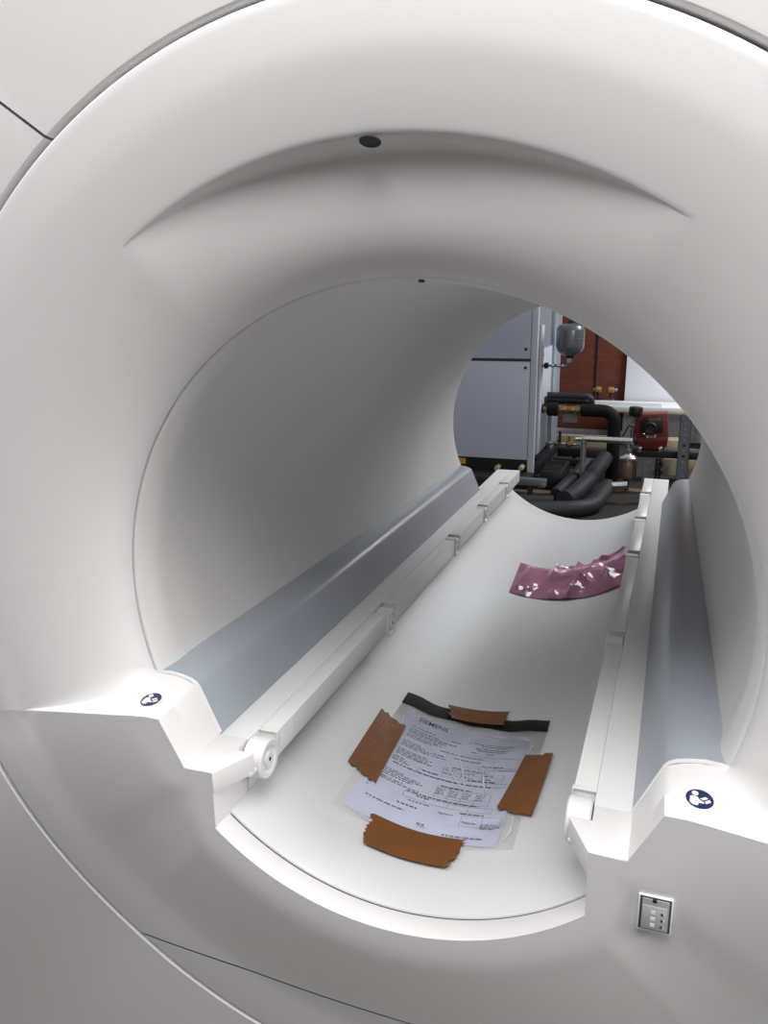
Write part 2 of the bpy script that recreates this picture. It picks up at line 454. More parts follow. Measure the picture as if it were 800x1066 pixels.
# side rails, mirrored pieces
def side(sx):
    nm = lambda s: s
    bm = bmesh.new()   # shelf and wall under it
    poly = [(.706, -.537), (.586, -.537), (.586, -.60), (.5965, -.60), (.5965, -.741), (.62, -.80), (.706, -.80)]
    prism(bm, [W(sx*x, .004, z) for x, z in poly], Vector((0, 4.66*S, 0)), .0006)
    finish('rail_shelf', bm, railm, scanner, sharp=30)
    bm = bmesh.new()   # front wall of the trough
    wbox(bm, (sx*.5955, -.222, -.76), (sx*.625, -.004, -.58)); finish('trough_side_wall', bm, shell, scanner)
    bm = bmesh.new()   # front end piece of the rail
    pl = [(.70, -.223), (.593, -.223), (.523, -.082), (.523, -.074), (.588, -.074), (.588, .001), (.70, .001)]
    prism(bm, [W(sx*x, y, -.608) for x, y in pl], Vector((0, 0, .074*S)), .0007)
    finish('rail_end_piece', bm, shell, scanner, sharp=30)
    bm = bmesh.new()   # small hooked tip under the roller
    prism(bm, [W(sx*x, y, -.612) for x, y in ((.5235, -.10), (.5235, -.082), (.521, -.045), (.588, -.045), (.588, -.10))], Vector((0, 0, .015*S)), .0006)
    finish('rail_tooth', bm, shell, scanner)
    # smoked cover
    f = [(.955, -.343), (.925, -.336), (.88, -.333), (.84, -.338), (.805, -.346), (.783, -.357), (.770, -.372), (.695, -.536)]
    b = [(.862, -.36), (.84, -.352), (.81, -.352), (.785, -.357), (.762, -.366), (.748, -.375), (.740, -.386), (.675, -.536)]
    bm = bmesh.new()
    rws = []
    for k in range(21):
        t = k/20; y = .012+(3.86-.012)*t
        rws.append([W(sx*(p[0]*(1-t)+q[0]*t), y, p[1]*(1-t)+q[1]*t) for p, q in zip(f, b)])
    V = grid(bm, rws, flip=sx > 0)
    # thickness and end caps
    for V_, y in ((rws[0], 0), (rws[-1], 1)):
        q = [bm.verts.new(p) for p in V_]+[bm.verts.new(Vector((V_[0].x, V_[0].y, V_[-1].z)))]
        bm.faces.new(q if (y == 0) == (sx > 0) else q[::-1])
    bmesh.ops.remove_doubles(bm, verts=bm.verts, dist=1e-6)
    bmesh.ops.recalc_face_normals(bm, faces=bm.faces)
    o = finish('rail_cover', bm, smoke, scanner, sharp=28)
    o['label'] = 'smoke-grey glossy cover'
    bm = bmesh.new()   # pale lip between front cover and smoked cover
    g = [(x, z) for x, z in f]
    grid(bm, [[W(sx*x, y, z+d) for x, z in g] for y, d in ((-.002, 0), (.0, .006), (.012, .006), (.014, 0))], flip=sx > 0)
    bmesh.ops.recalc_face_normals(bm, faces=bm.faces)
    finish('cover_lip', bm, rollm, scanner)
    # runner bars
    segs = [(.082, 1.235), (1.375, 2.50), (2.63, 3.305), (3.425, 4.06), (4.18, 4.68)]
    for a, c in segs:
        bm = bmesh.new()
        wbox(bm, (sx*.516, a, -.635), (sx*.5855, c, -.539), .0012); ob = finish('runner_bar', bm, rollm, scanner, sharp=30)
        bm = bmesh.new()   # curved lip at the front of the bar
        prism(bm, [W(sx*x, a-.006, z) for x, z in ((.5855, -.535), (.512, -.535), (.511, -.545), (.511, -.62), (.517, -.62), (.517, -.541), (.5855, -.541))], Vector((0, .018*S, 0)), .0003)
        finish('bar_lip', bm, rollm, ob)
    for yc in (.008, 1.305, 2.565, 3.365, 4.12):
        r = .070 if yc < 2 else .058
        base = W(sx*.508, yc, -.538-r-.004+(.012 if yc < 1 else .002)); ax = Vector((sx, 0, 0))
        bm = bmesh.new()
        rr = r*S
        lathe(bm, [(rr*.62, .0035), (rr*.70, .0005), (rr*.78, 0), (rr*.93, 0), (rr, .002), (rr, .024), (rr*.9, .026)], base, ax, 36)
        ob = finish('roller', bm, rollm, scanner, sharp=30)
        bm = bmesh.new()
        lathe(bm, [(.0001, 0), (rr*.16, 0), (rr*.18, -.0005), (rr*.36, -.0005), (rr*.40, .0005), (rr*.40, .004)], base, ax, 28)
        finish('hub', bm, railm, ob)
        bm = bmesh.new(); lathe(bm, [(.0001, -.0008), (rr*.09, -.0008), (rr*.09, .0)], base, ax, 14); finish('hub_hole', bm, blackm, ob)
    # round plug mark on the first bar
    bm = bmesh.new()
    lathe(bm, [(.0060, .0004), (.0060, -.0004), (.0066, -.0004), (.0066, .0004)], W(sx*.516, .19, -.585), Vector((-sx*-1, 0, 0)), 24)
    finish('bar_plug', bm, railm, scanner)
side(-1); side(1)

# stickers on the horns
def sticker(sx):
    x, y = sx*.866, -.140
    z = zh(x, y)
    nrm = Vector((0, -(zh(.866, -.16)-zh(.866, -.12))*-1/.04*-1, 1))
    sl = (zh(.866, -.12)-zh(.866, -.16))/.04
    ex = Vector((1, 0, (zh(.87, y)-zh(.86, y))/.01*sx)).normalized(); ey = Vector((0, 1, sl)).normalized(); nz = ex.cross(ey)
    O = W(x, y, z)
    R_ = .0125
    def P(u, v, h): return O+ex*u*R_+ey*v*R_+nz*h
    bm = bmesh.new(); N = 40
    grid(bm, [[P(r*cos(2*pi*i/N), r*sin(2*pi*i/N), h) for i in range(N+1)] for r, h in ((1.12, -.0004), (1.12, .0003), (1.0, .0003), (.0, .0003))], flip=True)
    st = finish('sign_sticker', bm, whitem, scanner)
    bm = bmesh.new()
    grid(bm, [[P(r*cos(2*pi*i/N), r*sin(2*pi*i/N), .0006) for i in range(N+1)] for r in (1.0, .0)], flip=True)
    d = finish('sticker_disc', bm, navy, st); d['label'] = 'navy blue disc'
    bm = bmesh.new()
    def poly(pts, h=.0009): bm.faces.new([bm.verts.new(P(u, v, h)) for u, v in pts])
    poly([(-.33+.24*cos(2*pi*i/20), .50+.24*sin(2*pi*i/20)) for i in range(20)])
    poly([(-.68, .12), (-.45, .22), (-.15, .16), (.02, -.16), (.30, -.26), (.32, -.42), (-.10, -.44), (-.12, -.72), (-.50, -.72), (-.72, -.50)])
    poly([(.02, .02), (.40, .30), (.62, .20), (.26, -.10)])
    poly([(.36, -.16), (.70, .10), (.80, -.14), (.44, -.42)])
    bmesh.ops.recalc_face_normals(bm, faces=bm.faces)
    finish('pictogram', bm, whitem, st, smooth=False)
sticker(-1); sticker(1)

# hole in the eyebrow lip, sensor dot by the joint
bm = bmesh.new()
ph = radians(-.5); yh = -.205; rp = RCR-.014
O = W(rp*sin(ph), yh-.036, rp*cos(ph)-.0015); ex = Vector((1, 0, 0)); ey = Vector((0, .92, -.40))
grid(bm, [[O+ex*r*cos(2*pi*i/28)+ey*r*sin(2*pi*i/28)*.9+Vector((0, 0, h)) for i in range(29)] for r, h in ((.0095, .0), (.0095, -.0008), (.008, -.0008), (.0075, -.0001), (0, -.0001))], flip=False)
finish('microphone_port', bm, gapm, scanner)

bm = bmesh.new()
lathe(bm, [(.0001, -.0012), (.0026, -.0012), (.0032, .0), (.0032, .004)], W(.026, .055, .9865), Vector((0, 0, 1)), 20); finish('bore_sensor', bm, gapm, scanner)
# little status display on the lower front
YD = YF-.0005
DX0, DX1, DZ0, DZ1 = .737, .818, -.735, -.628
dsp = bpy.data.objects.new('status_display', None); COL.objects.link(dsp); dsp.parent = scanner
dsp.location = W(.777, YD, -.735)-scanner.location
bm = bmesh.new(); wbox(bm, (DX0-.004, YD-.003, DZ0-.004), (DX1+.004, YD+.01, DZ1+.003), .0008); finish('display_bezel', bm, whitem, dsp)
bm = bmesh.new(); wbox(bm, (DX0, YD-.0042, DZ0+.003), (DX1+.001, YD+.01, DZ1+.001), .0006); finish('display_recess', bm, gapm, dsp)
bm = bmesh.new(); wbox(bm, (DX0+.006, YD-.0065, DZ0+.006), (DX1-.005, YD+.01, DZ1-.004), .0008); finish('display_frame', bm, silver, dsp)
bm = bmesh.new(); wbox(bm, (DX0+.008, YD-.0075, DZ0+.009), (DX1-.010, YD+.01, DZ1-.024), .0003); finish('display_screen', bm, screenm, dsp)
bm = bmesh.new(); wbox(bm, (.769, YD-.0078, DZ1-.012), (.781, YD, DZ1-.004), .0003); finish('display_latch', bm, blackm, dsp)
for zc in (-.672, -.692, -.712):
    bm = bmesh.new(); wbox(bm, (.767, YD-.0082, zc-.0055), (.779, YD, zc+.0055)); finish('display_icon', bm, whitem, dsp)
    bm = bmesh.new(); wbox(bm, (.793, YD-.0080, zc-.005), (.799, YD, zc+.003)); finish('display_button', bm, gapm, dsp)
    bm = bmesh.new(); wbox(bm, (.8005, YD-.0082, zc-.006), (.8025, YD, zc+.003)); finish('display_mark', bm, whitem, dsp)

# =================================================================== THINGS IN THE TROUGH
def sheet(bm, TL, TR, BR, BL, off, nu=24, nv=24, wob=None, edge=None):
    """quad laid on the trough; corners (x, y) in bore units"""
    rws = []
    for j in range(nv+1):
        v = j/nv; rw = []
        for i in range(nu+1):
            u = i/nu
            x = (TL[0]*(1-u)+TR[0]*u)*(1-v)+(BL[0]*(1-u)+BR[0]*u)*v
            y = (TL[1]*(1-u)+TR[1]*u)*(1-v)+(BL[1]*(1-u)+BR[1]*u)*v
            if edge: x, y = edge(u, v, x, y)
            rw.append(T(x, y, off+(wob(u, v) if wob else 0)))
        rws.append(rw)
    return grid(bm, rws, flip=True)
def solidify(bm, d):
    bm.normal_update()
    bmesh.ops.solidify(bm, geom=bm.faces[:], thickness=d)
pp = W(-.03, .65, -.965)
paper = thing('inspection_document', pp, 'white printed form inside the clear pouch taped in the trough', 'document')
PTL, PTR, PBR, PBL = (-.337, 1.03), (.234, 1.018), (.249, .227), (-.342, .247)
bm = bmesh.new(); sheet(bm, PTL, PTR, PBR, PBL, .003); finish('sheet', bm, paperm, paper)
def puv(u, v, off=.0042):
    x = (PTL[0]*(1-u)+PTR[0]*u)*(1-v)+(PBL[0]*(1-u)+PBR[0]*u)*v
    y = (PTL[1]*(1-u)+PTR[1]*u)*(1-v)+(PBL[1]*(1-u)+PBR[1]*u)*v
    return T(x, y, off)
def strip(bm, u0, v0, u1, v1):
    n = max(1, int((u1-u0)/.06))
    grid(bm, [[puv(u0+(u1-u0)*i/n, v) for i in range(n+1)] for v in (v0, v1)], flip=True)
def words(bm, u, v, length, h=.0085):
    x = u
    while x < u+length-.004:
        w = min(random.choice((.018, .028, .036, .045)), u+length-x)
        k = x
        while k < x+w-.002:          # letter-sized strokes
            c = min(random.choice((.0045, .006, .007)), x+w-k)
            dv = random.choice((0, 0, 0, .0022))
            strip(bm, k, v-h+dv, k+c*.72, v); k += c
        x += w+.008
bm = bmesh.new()
for (u, v, L) in [(.10, .155, .19), (.10, .183, .24), (.10, .202, .38), (.10, .220, .30), (.10, .245, .27), (.10, .262, .2), (.42, .165, .08), (.60, .132, .30), (.66, .150, .2), (.62, .178, .26), (.64, .197, .22),
                  (.38, .282, .34), (.10, .310, .14), (.10, .326, .17), (.10, .342, .23), (.10, .358, .22), (.34, .330, .1), (.34, .352, .12), (.50, .318, .2), (.60, .225, .05), (.72, .225, .05),
                  (.10, .398, .22), (.10, .414, .27), (.10, .430, .24), (.10, .446, .23), (.10, .475, .08), (.10, .492, .10), (.10, .508, .13), (.52, .405, .25), (.72, .345, .16), (.84, .37, .12),
                  (.10, .60, .14), (.10, .616, .26), (.10, .632, .28), (.10, .648, .22), (.10, .672, .17), (.10, .688, .28), (.86, .845, .1), (.86, .86, .12), (.86, .875, .1), (.34, .770, .15), (.26, .445, .12)]:
    words(bm, u, v, L)
finish('fine_print', bm, inkl, paper, smooth=False)
for (u, v, L) in [(.12, .535, .72), (.50, .585, .22), (.30, .705, .5), (.70, .775, .16), (.38, .722, .1), (.66, .49, .2), (.33, .505, .12), (.05, .79, .01), (.28, .815, .14), (.08, .86, .27), (.64, .955, .26), (.46, .92, .05)]:
    bm = bmesh.new(); words(bm, u, v, L, .0115); finish('bold_print', bm, inkm, paper, smooth=False)
def frame(bm, u0, v0, u1, v1, cols=(), rws=()):
    t = .0018
    for v in (v0, v1)+tuple(rws): strip(bm, u0, v-t/1.3, u1, v)
    for u in (u0, u1)+tuple(cols): strip(bm, u, v0, u+t*1.2, v1)
bm = bmesh.new()
frame(bm, .46, .415, .90, .475, (.6, .74), (.445,)); frame(bm, .70, .350, .97, .378, (.82,))
frame(bm, .30, .495, .98, .53, (.47, .63, .80)); frame(bm, .48, .59, .86, .695, (.57, .665, .76), (.655, .675))
frame(bm, .29, .712, .90, .75, (.44, .60, .74)); frame(bm, .72, .785, .98, .865, (.86,)); strip(bm, .56, .252, .98, .2535)
finish('table_lines', bm, inkl, paper, smooth=False)
for (u, v, L, hh) in [(.5, .415, .35, 3), (.50, .610, .33, 3), (.32, .51, .6, 1), (.31, .735, .55, 1)]:
    pass
bm = bmesh.new()
for c in (.485, .578, .672, .767):
    for v in (.608, .622, .636, .650): words(bm, c, v, .055, .007)
finish('table_entries', bm, inkl, paper, smooth=False); bm = bmesh.new()
for c in (.47, .61, .75):
    for v in (.434, .466): words(bm, c, v, .08, .008)
finish('table_entries', bm, inkl, paper, smooth=False)
# letterhead and the few legible words, in real letters
def letters(txt, u0, v0, width, m, root, hscale=1):
    cu = bpy.data.curves.new('t', 'FONT'); cu.body = txt; cu.resolution_u = 2; cu.offset = .004 if txt == 'SIEMENS' else .004
    to = bpy.data.objects.new('t', cu); COL.objects.link(to)
    bpy.context.view_layer.update()
    me = bpy.data.meshes.new_from_object(to.evaluated_get(bpy.context.evaluated_depsgraph_get()))
    bpy.data.objects.remove(to); bpy.data.curves.remove(cu)
    bm = bmesh.new(); bm.from_mesh(me); bpy.data.meshes.remove(me)
    xs = [v.co.x for v in bm.verts]; w = max(xs)-min(xs); k = width/w; x0 = min(xs)
    for v in bm.verts:
        v.co = puv(u0+(v.co.x-x0)*k, v0-v.co.y*k*.74*hscale, .0045)
    return finish('printed_words', bm, m, root, smooth=False)
letters('SIEMENS', .12, .085, .24, inkm, paper, 1.25)
letters('Signature', .56, .80, .10, inkm, paper)
letters('Name', .735, .845, .09, inkm, paper)
letters('2 of 2', .47, .935, .05, inkm, paper)

# pouch
pouch = thing('plastic_pouch', W(-.03, .65, -.966), 'clear plastic document pouch with black seal strip lying in the trough', 'pouch')
def wob(u, v): return .0065+.0035*(sin(9*u+3*v)*sin(4*v+1))**2*(1 if .03 < u < .97 else 0)
bm = bmesh.new(); sheet(bm, (-.372, 1.06), (.303, 1.06), (.314, .204), (-.376, .207), 0, 40, 40, wob); finish('clear_film', bm, clearm, pouch)
def swob(u, v): return .010+.004*sin(pi*v)+.0025*sin(17*u)
def sed(u, v, x, y):
    return x, y+.022*sin(pi*min(1, u*1.0))*0-(.035*sin(pi*u) if True else 0)+.006*sin(21*u)*(1-v)
bm = bmesh.new(); sheet(bm, (-.374, 1.128), (.302, 1.135), (.304, 1.035), (-.372, 1.03), 0, 40, 5, swob, lambda u, v, x, y: (x, y+.028*sin(pi*u)*(1 if v > .3 else .9)+.006*sin(23*u))); solidify(bm, .0008)
o = finish('seal_strip', bm, mat('seal_black', (.01, .01, .01), .55, noise=.1, spec=.2), pouch); o['label'] = 'black adhesive strip'
creasem = film_mat('crease_film', (.9, .9, .9), (.85, .85, .85), .1, 40, .4, .45)
for (pts) in ([(-.02, .95), (-.035, .80), (.02, .66), (.06, .52)], [(-.10, .78), (-.02, .64), (.05, .55)], [(.09, .72), (.12, .60), (.15, .54)], [(.03, 1.0), (.09, .985), (.12, .98)], [(.245, .98), (.26, .9), (.255, .85)], [(-.34, .96), (-.325, .9), (-.318, .86)], [(-.36, .235), (-.2, .222), (-.07, .225)], [(.28, .40), (.287, .30), (.27, .24)], [(.2, .98), (.235, .96), (.25, .93)]):
    bm = bmesh.new(); P_ = []
    for a, b in zip(pts, pts[1:]):
        for k in range(6): P_.append((a[0]+(b[0]-a[0])*k/6, a[1]+(b[1]-a[1])*k/6))
    P_.append(pts[-1]); n = len(P_)-1
    tube(bm, [T(x, y, .0125) for x, y in P_], .001, 6, True, lambda i: .0002+.0008*sin(pi*i/n)); finish('film_crease', bm, creasem, pouch)
# tapes
def tape(TL, TR, BR, BL, label, off, ragged, root=None):
    bm = bmesh.new()
    jag = [random.uniform(-1, 1) for _ in range(60)]
    def edge(u, v, x, y):
        if ragged == 'v' and (v == 0 or v == 1):
            k = int(u*16)+(0 if v == 0 else 30); y += .010*jag[k]
        if ragged == 'u' and (u == 0 or u == 1):
            k = int(v*16)+(0 if u == 0 else 30); x += .010*jag[k]
        return x, y
    w_ = random.random()*6
    sheet(bm, TL, TR, BR, BL, off, 16, 16, lambda u, v: .0016*sin(7*u+w_)*sin(6*v+w_), edge)
    solidify(bm, .0004)
    o = finish('tape_strip', bm, tapem)
    tag(o, label, 'tape', 'brown tape strips around the document pouch')
tape((-.425, .888), (-.300, .862), (-.280, .425), (-.412, .462), 'brown packing tape strip on the left edge of the document pouch', .015, 'v')
tape((-.178, 1.165), (.108, 1.215), (.098, 1.085), (-.150, 1.06), 'brown packing tape strip over the black seal strip at the pouch top', .0205, 'u')
tape((.248, .838), (.365, .812), (.352, .385), (.206, .452), 'brown packing tape strip on the right edge of the document pouch', .015, 'v')
tape((-.228, .258), (.136, .242), (.112, .088), (-.212, .098), 'brown packing tape strip across the bottom edge of the document pouch', .0165, 'u')

# pink bag
bag = thing('pink_plastic_bag', W(.15, 3.1, -.96), 'crumpled pink see-through plastic bag lying far down the white trough', 'bag')
from mathutils import noise as mn
def bagpt(u, v, layer):
    TLb, TRb, BRb, BLb = (-.250, 3.36), (.490, 3.50), (.500, 2.78), (-.215, 2.76)
    x = (TLb[0]*(1-u)+TRb[0]*u)*(1-v)+(BLb[0]*(1-u)+BRb[0]*u)*v
    y = (TLb[1]*(1-u)+TRb[1]*u)*(1-v)+(BLb[1]*(1-u)+BRb[1]*u)*v
    y -= .05*sin(pi*u)*(1-v)
    q = Vector((x*3.2+y*.9, y*1.9-x*2.2, 2.1))
    h = 0
    if layer:
        rdg = 1-abs(mn.noise(q))*2.6
        rdg2 = 1-abs(mn.noise(q*2.1+Vector((5, 1, 0))))*2.4
        m = min(1, 6*u)*min(1, 5*(1-v)+.15)*min(1, 5*v+.2)
        h = m*(.055*max(0, rdg)**1.3+.035*max(0, rdg2)**1.3+.010)
        if u > .75: h += .03*(u-.75)/.25*(1-v)
    return T(x, y, .003+h)
bm = bmesh.new()
grid(bm, [[bagpt(i/56, j/36, 1) for i in range(57)] for j in range(37)], flip=True)
finish('bag_film', bm, pinkm, bag, sharp=24)
bm = bmesh.new()
grid(bm, [[bagpt(i/28, j/18, 0) for i in range(29)] for j in range(19)], flip=True)
finish('bag_underside', bm, pinkm, bag, sharp=180)

exec_bg = True
# =================================================================== BACKGROUND
brick = bpy.data.materials.new('brick'); brick.use_nodes = True
nt = brick.node_tree; b = nt.nodes['Principled BSDF']; b.inputs['Roughness'].default_value = .9
geo = nt.nodes.new('ShaderNodeNewGeometry'); sep = nt.nodes.new('ShaderNodeSeparateXYZ'); cmb = nt.nodes.new('ShaderNodeCombineXYZ')
bt = nt.nodes.new('ShaderNodeTexBrick'); bt.inputs['Scale'].default_value = 1
bt.inputs['Brick Width'].default_value = .171; bt.inputs['Row Height'].default_value = .057; bt.inputs['Mortar Size'].default_value = .004
bt.inputs['Color1'].default_value = (.19, .044, .024, 1); bt.inputs['Color2'].default_value = (.14, .033, .019, 1); bt.inputs['Mortar'].default_value = (.13, .06, .045, 1)
bt.inputs['Mortar Smooth'].default_value = .3
L = nt.links.new
L(geo.outputs['Position'], sep.inputs[0]); L(sep.outputs['X'], cmb.inputs[0]); L(sep.outputs['Z'], cmb.inputs[1]); L(cmb.outputs[0], bt.inputs['Vector']); L(bt.outputs['Color'], b.inputs['Base Color'])
bp = nt.nodes.new('ShaderNodeBump'); bp.inputs['Strength'].default_value = .5; bp.inputs['Distance'].default_value = .006; bp.invert = True
L(bt.outputs['Fac'], bp.inputs['Height']); L(bp.outputs['Normal'], b.inputs['Normal'])
floorm = mat('shaded_concrete', (.03, .025, .02), .85, noise=.35, nscale=5, bump=.3, bscale=60, var_detail=8)  # shade on the rear floor is put into this dark colour
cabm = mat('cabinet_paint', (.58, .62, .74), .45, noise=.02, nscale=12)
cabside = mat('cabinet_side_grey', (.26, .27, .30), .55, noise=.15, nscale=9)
cabwhite = mat('white_sheet_paint', (.62, .65, .72), .5, noise=.03, nscale=10)
cabblue = mat('pale_blue_channel', (.36, .43, .50), .4, metal=.3, noise=.05, nscale=30)
lag = mat('pipe_lagging', (.020, .022, .027), .6, noise=.35, nscale=30, bump=.5, bscale=45)
lagd = mat('pipe_lagging_black', (.006, .0065, .008), .7, spec=.25, noise=.3, nscale=25, bump=.3, bscale=60)
brass = mat('brass', (.36, .25, .12), .35, metal=.8, noise=.3, nscale=60)
chrome = mat('bright_steel_pipe', (.78, .78, .78), .2, metal=1, noise=.04, nscale=30)
copper = mat('dull_copper', (.34, .22, .17), .4, metal=.6, noise=.2, nscale=30)
steel = mat('galvanised_steel', (.22, .24, .27), .45, metal=.6, noise=.2, nscale=40)
darksteel = mat('dark_steel', (.03, .032, .036), .5, metal=.4, noise=.2, nscale=30)
redm = mat('red_enamel', (.16, .022, .018), .45, noise=.2, nscale=18)
yel = mat('yellow_plastic', (.36, .20, .03), .45, noise=.1, nscale=40)
creamm = mat('cream_timber', (.42, .34, .22), .75, noise=.25, nscale=14)
benchw = mat('white_board', (.80, .80, .79), .5, noise=.02, nscale=20)
vessm = mat('vessel_grey', (.17, .19, .21), .32, metal=.35, noise=.1, nscale=14, coat=.2)
labely = mat('yellow_label', (.6, .36, .02), .5)

def struct(o): o['kind'] = 'structure'; return o
bm = bmesh.new(); box(bm, (-6, -5, -.1), (6, 2.6, 0)); struct(finish('floor', bm, mat('pale_concrete', (.17, .165, .155), .8, noise=.15, nscale=4, bump=.2, bscale=60, var_detail=8)))  # front floor, made paler to bounce light up under the flare
bm = bmesh.new(); box(bm, (-6, 2.6, -.1), (6, 8.75, 0)); struct(finish('floor_rear', bm, floorm))
bm = bmesh.new(); box(bm, (-6, 8.55, 0), (6, 8.75, 5)); struct(finish('wall_back', bm, brick))

def pxbox(bm, x0, y0, x1, y1, Y, depth, bev=0):
    a = at(x0, y1, Y); c = at(x1, y0, Y)
    return box(bm, (a.x, Y, a.z), (c.x, Y+depth, c.z), bev)

# --- cabinet (chiller unit)
CY = 6.0
XR = at(557.5, 430, CY).x; XD = at(552, 430, CY).x; XL = XR-1.15
zb = at(540, 478.5, CY).z; zsp = at(540, 375, CY).z; ZTOP = 2.25; CYB = atx(579.6, 400, XR).y
cab = thing('chiller_cabinet', ((XL+XR)/2, (CY+CYB)/2, 0), 'tall pale grey metal equipment cabinet on a black base behind the bore', 'cabinet')
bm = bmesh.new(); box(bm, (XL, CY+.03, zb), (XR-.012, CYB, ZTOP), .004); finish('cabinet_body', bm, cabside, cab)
bm = bmesh.new(); box(bm, (XL, CY, zb), (XD-.012, CY+.03, zsp-.012), .004); o = finish('door', bm, cabm, cab)
bm = bmesh.new(); box(bm, (XL, CY, zsp+.012), (XD-.012, CY+.03, ZTOP), .004); o2 = finish('door', bm, cabm, cab)
for zz in (zsp-.06, zsp+.09):
    bm = bmesh.new(); lathe(bm, [(.012, 0), (.012, .006), (.0, .007)], (XD-.05, CY, zz), Vector((0, -1, 0)), 16); finish('lock', bm, darksteel, o if zz < zsp else o2)
bm = bmesh.new(); box(bm, (XL, CY+.012, zsp-.012), (XD-.012, CY+.03, zsp+.012)); finish('door_gap', bm, gapm, cab)
bm = bmesh.new(); box(bm, (XD-.008, CY-.004, zb-.12), (XR, CY+.05, ZTOP), .004); finish('corner_post', bm, cabwhite, cab)
bm = bmesh.new(); box(bm, (XL, CY+.01, .03), (XR-.02, CYB+.02, zb)); finish('plinth', bm, blackm, cab)
bm = bmesh.new(); box(bm, (XR-.05, CY+.05, .09), (XR+.05, CYB+.1, .17)); finish('base_rail', bm, darksteel, cab)
a = at(475, 481, CY); c = at(485, 477.5, CY)
bm = bmesh.new(); pxbox(bm, 472, 477, 485, 482, CY+.004, .006); o = finish('warning_label', bm, labely, cab); o['label'] = 'yellow rectangular label'
for px in (517, 542):
    p = at(px, 488, CY-.1)
    bm = bmesh.new(); lathe(bm, [(.0, 0), (.018, .001), (.021, .006), (.021, .11)], p, Vector((0, 1, 0)), 20); finish('transport_peg', bm, creamm, cab)
for i in range(2):
    for yy in (CY+.15, CYB-.1):
        bm = bmesh.new(); lathe(bm, [(.045, 0), (.045, .012), (.02, .014), (.02, .04)], (XL+.1 if i else XR-.1, yy, 0), seg=18); finish('levelling_foot', bm, darksteel, cab)
def sidepan(name, x0, y0, x1, y1, m, th, bev=.003):
    """panel on the cabinet side face, pixel columns -> depth"""
    A = atx(x0, y1, XR); B = atx(x1, y1, XR); Cc = atx(x0, y0, XR); D = atx(x1, y0, XR)
    z0 = min(A.z, B.z); z1 = max(Cc.z, D.z)
    bm = bmesh.new(); box(bm, (XR-.012, A.y, z0), (XR-.012+th, B.y, min(z1, ZTOP)), bev); return finish(name, bm, m, cab)
sidepan('side_sheet', 562, 365, 579.5, 412, cabwhite, .014)
sidepan('side_channel', 571.0, 322, 577.2, 461, cabblue, .035)
sidepan('rear_flange', 577.6, 322, 579.8, 420, cabwhite, .03)
sidepan('grip_strip', 559, 340, 561.5, 470, cabwhite, .02)
p = atx(566, 370, XR); bm = bmesh.new(); lathe(bm, [(.012, 0), (.012, .004), (0, .004)], (XR+.002, p.y, p.z), Vector((1, 0, 0)), 14); finish('cable_hole', bm, blackm, cab)

# --- expansion vessel and its pipe
VY = 6.22; pm = ppm(VY)
vc = at(594, 353, VY); vr = 14.2/pm; vh0 = at(594, 371, VY).z; vh1 = at(594, 336.5, VY).z
ves = thing('expansion_vessel', (vc.x, VY, vh0), 'grey metal expansion tank with a seam round its middle in front of the brick wall', 'tank')
H_ = vh1-vh0; bm = bmesh.new()
lathe(bm, [(.0, 0), (vr*.35, .01*H_), (vr*.62, .06*H_), (vr*.86, .15*H_), (vr*.97, .25*H_), (vr, .33*H_), (vr, .52*H_), (vr*1.015, .525*H_), (vr*1.015, .545*H_), (vr, .55*H_), (vr, .78*H_), (vr*.97, .85*H_), (vr*.86, .93*H_), (vr*.6, .985*H_), (vr*.3, 1.0*H_), (0, 1.0*H_)], (vc.x, VY, vh0), seg=48)
finish('vessel_shell', bm, vessm, ves)
bm = bmesh.new(); lathe(bm, [(vr*.30, -.004), (vr*.36, .012), (vr*.30, .012)], (vc.x, VY, vh0-.006), seg=24); finish('neck_flange', bm, blackm, ves)
bm = bmesh.new(); lathe(bm, [(vr*.2, 0), (vr*.2, .025), (vr*.1, .03), (0, .03)], (vc.x, VY, vh1-.003), seg=20); finish('valve_cap', bm, blackm, ves)
vp = thing('vessel_connection_pipe', at(593, 381, VY), 'thin metal pipe with black valve running from grey tank to cabinet', 'pipe')
A = at(593, 372.5, VY); B = at(592, 381, VY)
bm = bmesh.new(); tube(bm, bez([A, Vector((A.x, VY, B.z)), Vector((XR+.012, VY, B.z))], .03), .010, 12); finish('pipe', bm, steel, vp)
for px, r, w, m in ((569, 3.1, 4.4, blackm), (576, 1.9, 3, chrome), (582, 1.7, 3.2, chrome), (587, 2.2, 3.4, chrome)):
    p = at(px, 381, VY); bm = bmesh.new(); w_ = w/pm; r_ = r/pm; p.x = max(p.x, XR+.012+w_/2)
    lathe(bm, [(r_*.7, 0), (r_, w_*.12), (r_, w_*.88), (r_*.7, w_)], (p.x-w_/2, VY, B.z), Vector((1, 0, 0)), 16); finish('valve' if m is blackm else 'fitting', bm, m, vp)
bm = bmesh.new(); lathe(bm, [(.02, 0), (.02, .02), (.014, .022), (.014, .032)], at(593, 377.2, VY), seg=14); finish('union_nut', bm, chrome, vp)

